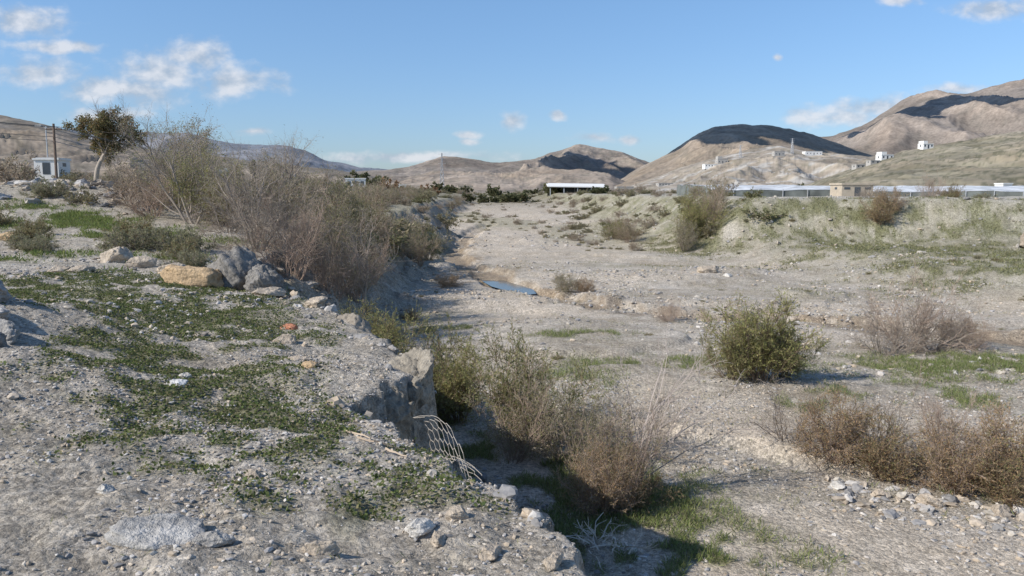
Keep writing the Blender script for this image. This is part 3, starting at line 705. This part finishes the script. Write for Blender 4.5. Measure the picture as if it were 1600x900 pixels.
# ------------------------------------------------------------------ buildings and structures
M_white=plain_mat("whitewash",(.78,.76,.72),.8,.06,2);M_dark=plain_mat("window_glass",(.07,.08,.09),.3,.1)
M_beige=plain_mat("rendered_wall",(.46,.385,.29),.85,.12,2);M_conc=plain_mat("concrete",(.42,.395,.36),.85,.12,3)
M_metal=plain_mat("galvanised_steel",(.5,.5,.5),.5,.1,4,.3);M_pole=plain_mat("creosoted_wood",(.17,.12,.09),.85,.2,6)
def boxes(name,bx,mat,parent):
    V=[];F=[]
    for (x0,x1,y0,y1,z0,z1) in bx:
        n=len(V);V+=[(x0,y0,z0),(x1,y0,z0),(x1,y1,z0),(x0,y1,z0),(x0,y0,z1),(x1,y0,z1),(x1,y1,z1),(x0,y1,z1)]
        F+=[[n,n+3,n+2,n+1],[n+4,n+5,n+6,n+7],[n,n+1,n+5,n+4],[n+1,n+2,n+6,n+5],[n+2,n+3,n+7,n+6],[n+3,n,n+4,n+7]]
    ob=mk_mesh(name,np.array(V,float),np.array(F),None,mat);ob.parent=parent;return ob
def house(name,x,y,z,w,d,h,rot=0,wall=None,st=1,upper=0,nw=3):
    e=bpy.data.objects.new(name,None);scene.collection.objects.link(e);e.location=(x,y,z);e.rotation_euler=(0,0,rot)
    wl=[(-w/2,w/2,-d/2,d/2,-1.5,h)]
    if upper:wl.append((-w/2+.2,-w/2+w*.45,-d/2+.3,d/2-.3,h+.002,h+upper))
    boxes("walls",wl,wall or M_white,e)
    rf=[(-w/2-.12,w/2+.12,-d/2-.12,-d/2+.15,h+.003,h+.25),(-w/2-.12,w/2+.12,d/2-.15,d/2+.12,h+.003,h+.25),(-w/2-.12,-w/2+.15,-d/2+.153,d/2-.153,h+.003,h+.25),(w/2-.15,w/2+.12,-d/2+.153,d/2-.153,h+.003,h+.25)]
    boxes("roof_parapet",rf,wall or M_white,e)
    wi=[];
    for s in range(st):
        for k in range(nw):
            cx=-w/2+w*(k+.5)/nw;zb=h/st*s
            if s==0 and k==nw//2:wi.append((cx-.4,cx+.4,-d/2-.03,-d/2+.05,0,min(2.0,h-.3)))
            else:wi.append((cx-.4,cx+.4,-d/2-.03,-d/2+.05,zb+.9,zb+min(1.9,h/st-.3)))
        wi.append((w/2-.05,w/2+.03,-.4,.4,h/st*s+.9,h/st*s+min(1.9,h/st-.3)))
        wi.append((-w/2-.03,-w/2+.05,-.4,.4,h/st*s+.9,h/st*s+min(1.9,h/st-.3)))
    boxes("windows_and_door",wi,M_dark,e)
    return e
house("white_house",-37,190,5.2,4.6,4,2.4,.2)
house("white_house",-85,150,5.3,5,4,2.4,.1)
house("white_house",-92,250,7,9,5,4,.1,upper=2)
house("white_house",-76,210,7.2,5,5,3.2,.3)
house("white_house",-64,230,7.0,4,4,3,.3)
house("white_house",-52.5,92,Tz(-52.5,92)+.6,2.6,3,1.6,.1,nw=1)
house("beige_house",-66,150,6,6,5,3,.2,M_beige)
for k,(x,y,w,h,wl) in enumerate([(-60,420,9,4,M_white),(-90,440,12,4,M_beige),(-25,430,8,3.5,M_beige),(30,460,10,3.5,M_white),(-120,400,8,5,M_white),(60,430,9,3,M_conc)]):
    house("farm_building",x,y,4.2,w,6,h,.1,wl,1,0,4)
H=lambda x,y:hz_at("scrub_hillside",x,y)
for nm,be,yy,w,d,h,up,wall,nw in [("white_villa",.462,404,6.5,5,2.4,1.6,None,3),("white_villa",.512,408,5.5,4.5,2.2,1.6,None,3),("concrete_shed",.448,398,5,4,1.8,0,M_conc,2),("white_villa",.43,392,4.5,4,1.9,0,M_conc,2)]:
    house(nm,be*yy,yy,H(be*yy,yy)+.1,w,d,h,.15,wall,1,up,nw)
house("white_tower_house",.612*180,180,H(.612*180,180)+.6,2.4,2.4,3.6,.2,None,1,0,1)
Q=lambda x,y:hz_at("quarry_hill",x,y)
for nm,be,yy,w,d,h,up,wall,nw in [("white_warehouse",.372,800,17,8,3.2,0,None,5),("white_warehouse",.19,640,12,8,2.4,0,M_conc,5),("concrete_plant_building",.26,700,9,6,3.5,2.5,M_conc,3),("white_warehouse",.245,690,10,7,2.4,0,None,4),("concrete_plant_building",.33,760,10,6,3.5,0,M_conc,3)]:
    house(nm,be*yy,yy,Q(be*yy,yy)+.2,w,d,h,.1,wall,1,up,nw)
house("beige_hut",46.5,110,4.1,4.2,4,1.5,0,M_beige,1,0,3)

e=bpy.data.objects.new("open_sided_shed",None);scene.collection.objects.link(e);e.location=(24,300,3.4)
w=11;L=14
V=np.array([(-w,-L/2,3.0),(w,-L/2,2.7),(w,L/2,3.9),(-w,L/2,4.2),(-w,-L/2,3.35),(w,-L/2,3.05),(w,L/2,4.25),(-w,L/2,4.55)],float)
o=mk_mesh("roof",V,np.array([[0,3,2,1],[4,5,6,7],[0,1,5,4],[1,2,6,5],[2,3,7,6],[3,0,4,7]]),None,M_white);o.parent=e
boxes("posts",[(px-.15,px+.15,py-.15,py+.15,-1,2.68) for px in (-10,-5,0,5,10) for py in (-6.5,6.5)],M_metal,e)
boxes("back_wall",[(-w+.5,w-.5,6.7,6.9,-1,3.5)],M_dark,e)

M_plas=bpy.data.materials.new("greenhouse_plastic");t_,N_,L_,b_=nt(M_plas)
b_.inputs["Roughness"].default_value=.6
n_=N_.new("ShaderNodeTexNoise");n_.inputs["Scale"].default_value=.6;n_.inputs["Detail"].default_value=6
r_=N_.new("ShaderNodeValToRGB");r_.color_ramp.elements[0].color=(.42,.42,.41,1);r_.color_ramp.elements[0].position=.38;r_.color_ramp.elements[1].color=(.70,.70,.69,1);r_.color_ramp.elements[1].position=.6
tc_=N_.new("ShaderNodeTexCoord");L_.new(tc_.outputs["Object"],n_.inputs["Vector"]);L_.new(n_.outputs["Fac"],r_.inputs[0]);L_.new(r_.outputs[0],b_.inputs["Base Color"])
M_cloth=plain_mat("shade_cloth",(.15,.16,.145),.8,.4,.7)
def greenhouse(name,x0,x1,y0,y1,z,h,rot,piv):
    e=bpy.data.objects.new(name,None);scene.collection.objects.link(e);e.location=(piv[0],piv[1],z);e.rotation_euler=(0,0,rot)
    nx=int((x1-x0)/.6);ny=int((y1-y0)/1.2);xs=np.linspace(x0,x1,nx);ys=np.linspace(y0,y1,ny);A,Bq=np.meshgrid(xs,ys)
    Zr=h+.18*np.abs(((A/7)%1)*2-1)+.16*vn(A*.22,Bq*.25,3)+.85*(1-np.exp(-(Bq-y0)/8))
    ii=np.arange(ny-1)[:,None]*nx;jx=np.arange(nx-1)[None]
    F=np.stack([ii+jx,ii+jx+1,ii+nx+jx+1,ii+nx+jx],-1).reshape(-1,4)
    o=mk_mesh("plastic_roof",np.stack([A.ravel(),Bq.ravel(),Zr.ravel()],1),F,None,M_plas,True);o.parent=e
    Zf=Zr[0];V=np.vstack([np.stack([xs,np.full(nx,y0+.05),np.full(nx,-1.5)],1),np.stack([xs,np.full(nx,y0+.05),Zf-.02],1)])
    F=np.stack([np.arange(nx-1),np.arange(nx-1)+1,nx+np.arange(nx-1)+1,nx+np.arange(nx-1)],1)
    o=mk_mesh("shade_cloth_wall",V,F,None,M_cloth);o.parent=e
    zs=Zr[:,0];V=np.vstack([np.stack([np.full(ny,x0+.05),ys,np.full(ny,-1.5)],1),np.stack([np.full(ny,x0+.05),ys,zs-.02],1)])
    F=np.stack([np.arange(ny-1),np.arange(ny-1)+1,ny+np.arange(ny-1)+1,ny+np.arange(ny-1)],1)
    o=mk_mesh("side_wall",V,F,None,M_cloth);o.parent=e
    boxes("posts",[(px-.05,px+.05,y0-.1,y0+.0,-1,h+.12) for px in np.arange(x0,x1,3.5)],M_metal,e)
greenhouse("greenhouse",0,19,0,30,3.75,1.15,-.05,(28.5,116))
greenhouse("greenhouse",0,60,0,36,3.75,.9,-.35,(47.5,119))
greenhouse("greenhouse",0,50,0,40,3.9,1.1,-.1,(38,165))

def tubeobj(name,lines,r,mat,parent,sides=6,r1=None):
    b=B()
    for l in lines: tubes(b,np.array([l],float),r,r if r1 is None else r1,(.4,.4,.4),0,sides)
    o=b.mesh(name,mat);o.parent=parent;return o
def emp(name,x,y,z=None):
    e=bpy.data.objects.new(name,None);scene.collection.objects.link(e);e.location=(x,y,Tz(x,y) if z is None else z);return e
e=emp("street_lamp",-57,99)
tubeobj("pole",[[(0,0,-.5),(0,0,3),(0,0,6.4)]],.10,M_metal,e,8,.06)
tubeobj("arm",[[(0,0,6.35),(-.3,0,6.55),(-.6,0,6.6)]],.05,M_metal,e)
boxes("lamp_head",[(-1.25,-.5,-.16,.16,6.54,6.72)],M_white,e)
e=emp("utility_pole",-42.5,75)
tubeobj("pole",[[(0,0,-.5),(0.03,0,2.5),(.06,0,5.9)]],.14,M_pole,e,8,.10)
tubeobj("crossarm",[[(-.7,0,5.4),(0,0,5.4),(.8,0,5.4)]],.06,M_pole,e)
boxes("insulators",[(px-.05,px+.05,-.05,.05,5.47,5.65) for px in (-.65,0.25,.7)],M_white,e)
def cat(a,b,sag,n=16):
    a=np.array(a);b=np.array(b);t=np.linspace(0,1,n)[:,None];p=a*(1-t)+b*t;p[:,2]-=(4*sag*t*(1-t))[:,0];return p
zp=Tz(-42.5,75)
ws=[]
for dx,dz in ((-.65,5.6),(.25,5.6),(.7,5.6),(0,4.7),(0,4.3)):
    ws.append(cat((-42.5+dx,75,zp+dz),(-60+dx,55,zp+dz+2.2),.5));ws.append(cat((-42.5+dx,75,zp+dz),(-44+dx*2,130,zp+dz+.2),1.2))
tubeobj("power_lines",ws,.026,M_dark,None,4)
e=emp("utility_pole",-60,55)
tubeobj("pole",[[(0,0,-.5),(0,0,3.5),(0,0,8.4)]],.13,M_pole,e,8,.09);tubeobj("crossarm",[[(-.7,0,7.9),(0,0,7.9),(.8,0,7.9)]],.05,M_pole,e)
def pylon(x,y,z,h,w):
    e=emp("lattice_pylon",x,y,z);L=[];n=8
    lv=[(h*k/n,w*(1-.85*k/n)) for k in range(n+1)]
    for k in range(n):
        (z0,a),(z1,c)=lv[k],lv[k+1];cs=[(-1,-1),(1,-1),(1,1),(-1,1)]
        for q in range(4):
            p,r=cs[q],cs[(q+1)%4]
            L.append([(p[0]*a,p[1]*a,z0),(p[0]*c,p[1]*c,z1)]);L.append([(p[0]*a,p[1]*a,z0),(r[0]*c,r[1]*c,z1)]);L.append([(r[0]*a,r[1]*a,z0),(p[0]*c,p[1]*c,z1)])
    for zz in (.75,.87,.97):L.append([(-w*1.6,0,h*zz),(w*1.6,0,h*zz)])
    tubeobj("lattice",L,.10,M_metal,e,4)
pylon(-47,540,2.5,28,1.6)
pylon(-230,800,5,26,1.8);pylon(.347*790,790,Q(.347*790,790),15,1.3);pylon(.283*800,800,Q(.283*800,800),13,1.3)

# ------------------------------------------------------------------ unseen clouds added out of frame to cast shadows on the hills
M_cloud=plain_mat("cloud_white",(.85,.86,.88),1,.03,.01)
def shadow_cloud(x,y,z,rx,ry,rz,seed,n0=22):
    r=np.random.default_rng(seed);v,f=ico(4);V=[];F=[];n=0
    for k in range(n0):
        s=r.uniform(.14,.42);c=np.array([r.uniform(-.85,.85),r.uniform(-.8,.8),r.uniform(-.2,.3)])
        if np.hypot(c[0],c[1])>.9:continue
        q=v*s*(1+.35*n3(v*2,seed+k)[:,None]+.15*n3(v*6,seed+k)[:,None])+c
        q[:,2]=np.maximum(q[:,2],-.3+.05*q[:,0]);V.append(q*[rx,ry,rz]);F.append(f+n);n+=len(v)
    ob=mk_mesh("shadow_cloud",np.vstack(V),np.vstack(F),None,M_cloud,True);ob.location=(x,y,z)
SD=np.array([-.725,-.307,.616])
for (tx,ty,tz,up,rx,ry,rz,s) in [(350,1235,90,520,120,130,30,1),(450,1260,75,540,90,100,30,2),(1230,2320,250,560,260,190,45,3),(1000,2250,170,560,150,150,40,4),(820,2300,150,600,100,120,40,6),(150,1500,40,560,100,120,30,8)]:
    p=np.array([tx,ty,tz])+SD*(up/SD[2]);shadow_cloud(*p,rx,ry,rz,s)

# ------------------------------------------------------------------ world
wd=bpy.data.worlds.new("World");scene.world=wd;wd.use_nodes=True
N=wd.node_tree.nodes;L=wd.node_tree.links
bg=N["Background"];bg.inputs["Strength"].default_value=.15
el=math.asin(.616);azs=math.atan2(SD[0],SD[1])
sky=N.new("ShaderNodeTexSky");sky.sky_type="NISHITA";sky.sun_disc=False;sky.sun_elevation=el;sky.sun_rotation=azs
sky.air_density=1.0;sky.dust_density=.5;sky.ozone_density=1.3;sky.altitude=100
tc=N.new("ShaderNodeTexCoord")
sx=N.new("ShaderNodeSeparateXYZ");L.new(tc.outputs["Generated"],sx.inputs[0])
def M(op,a,b=None,c=None,clamp=False):
    n=N.new("ShaderNodeMath");n.operation=op;n.use_clamp=clamp
    for k,v in enumerate((a,b,c)):
        if v is None:continue
        if isinstance(v,(int,float)):n.inputs[k].default_value=v
        else:L.new(v,n.inputs[k])
    return n.outputs[0]
tr=N.new("ShaderNodeMapRange");tr.inputs[1].default_value=0;tr.inputs[2].default_value=.24;L.new(sx.outputs[2],tr.inputs[0])
tint=N.new("ShaderNodeMix");tint.data_type="RGBA";tint.inputs[6].default_value=(.50,.61,.86,1);tint.inputs[7].default_value=(.70,.87,1.04,1);L.new(tr.outputs[0],tint.inputs[0])
tm=N.new("ShaderNodeVectorMath");tm.operation="MULTIPLY";L.new(sky.outputs[0],tm.inputs[0]);L.new(tint.outputs[2],tm.inputs[1])
yy=M("MAXIMUM",sx.outputs[1],.02)
cx=N.new("ShaderNodeCombineXYZ");L.new(M("DIVIDE",sx.outputs[0],yy),cx.inputs[0]);L.new(M("DIVIDE",sx.outputs[2],yy),cx.inputs[1])
def noise(vec,sc,det,off=None,rough=.55):
    n=N.new("ShaderNodeTexNoise");n.inputs["Scale"].default_value=sc;n.inputs["Detail"].default_value=det;n.inputs["Roughness"].default_value=rough
    if off:
        a=N.new("ShaderNodeVectorMath");a.operation="ADD";a.inputs[1].default_value=off;L.new(vec,a.inputs[0]);vec=a.outputs[0]
    mp=N.new("ShaderNodeVectorMath");mp.operation="MULTIPLY";mp.inputs[1].default_value=(1,1.5,1);L.new(vec,mp.inputs[0])
    L.new(mp.outputs[0],n.inputs["Vector"]);return n
w1=noise(cx.outputs[0],14,3)
wa=N.new("ShaderNodeVectorMath");wa.operation="MULTIPLY_ADD";wa.inputs[1].default_value=(.05,.022,0);L.new(w1.outputs["Color"],wa.inputs[0])
sb=N.new("ShaderNodeVectorMath");sb.operation="SUBTRACT";sb.inputs[1].default_value=(.025,.011,0);L.new(cx.outputs[0],sb.inputs[0]);L.new(sb.outputs[0],wa.inputs[2])
P=wa.outputs[0]
BL=[(-.59,.208,.07,.022),(-.64,.215,.05,.018),(-.55,.176,.07,.010),(-.58,.146,.07,.026),(-.43,.142,.08,.038),(-.395,.165,.055,.025),(-.33,.138,.06,.026),(-.47,.124,.11,.024),(-.50,.092,.06,.014),(.002,.086,.018,.014),(.055,.094,.014,.007),(-.06,.068,.024,.007),(-.055,.06,.02,.005),(.10,.066,.035,.009),(.15,.064,.025,.007),(-.13,.042,.16,.008),(.40,.092,.07,.020),(.45,.106,.06,.016),(.54,.124,.04,.011),(.325,.163,.009,.006),(.585,.224,.07,.018),(.47,.23,.03,.009),(-.32,.073,.02,.006)]
acc=None
for (a,b2,ra,rb) in BL:
    s=N.new("ShaderNodeVectorMath");s.operation="SUBTRACT";s.inputs[1].default_value=(a,b2,0);L.new(P,s.inputs[0])
    m=N.new("ShaderNodeVectorMath");m.operation="MULTIPLY";m.inputs[1].default_value=(1/ra,1/rb,0);L.new(s.outputs[0],m.inputs[0])
    l=N.new("ShaderNodeVectorMath");l.operation="LENGTH";L.new(m.outputs[0],l.inputs[0])
    acc=l.outputs["Value"] if acc is None else M("MINIMUM",acc,l.outputs["Value"])
n2=noise(cx.outputs[0],24,7,None,.55);n3_=noise(cx.outputs[0],24,7,(.009,-.010,0),.55)
core=M("SUBTRACT",1.0,acc)
dens=M("ADD",core,M("MULTIPLY",M("SUBTRACT",n2.outputs["Fac"],.5),2.0))
mr=N.new("ShaderNodeMapRange");mr.interpolation_type="SMOOTHSTEP";mr.inputs[1].default_value=-.1;mr.inputs[2].default_value=.9;L.new(dens,mr.inputs[0])
front=M("GREATER_THAN",sx.outputs[1],.05)
alpha=M("MULTIPLY",M("MULTIPLY",mr.outputs[0],.82),front)
lit=M("ADD",.45,M("MULTIPLY",M("SUBTRACT",n2.outputs["Fac"],n3_.outputs["Fac"]),3.8),clamp=True)
cc=N.new("ShaderNodeMix");cc.data_type="RGBA";cc.inputs[6].default_value=(3.0,3.5,4.2,1);cc.inputs[7].default_value=(5.3,5.4,5.7,1);L.new(lit,cc.inputs[0])
mx=N.new("ShaderNodeMix");mx.data_type="RGBA";L.new(alpha,mx.inputs[0]);L.new(tm.outputs[0],mx.inputs[6]);L.new(cc.outputs[2],mx.inputs[7])
L.new(mx.outputs[2],bg.inputs["Color"])

# ------------------------------------------------------------------ sun and camera
sl=bpy.data.lights.new("sun","SUN");sl.energy=5.0;sl.angle=math.radians(.53);sl.color=(1,.955,.885)
so=bpy.data.objects.new("sun",sl);scene.collection.objects.link(so)
so.rotation_euler=Vector(SD).to_track_quat('Z','Y').to_euler();so.location=(-20,-10,30)
cam=bpy.data.cameras.new("camera");cam.lens=28;cam.sensor_width=36;cam.clip_start=.1;cam.clip_end=20000
co=bpy.data.objects.new("camera",cam);scene.collection.objects.link(co);co.location=(0,0,4.7);co.rotation_euler=(math.radians(90-6.9),0,0)
scene.camera=co
scene.view_settings.view_transform='Standard';scene.view_settings.look='None';scene.view_settings.exposure=0
print("done",time.time()-T0)
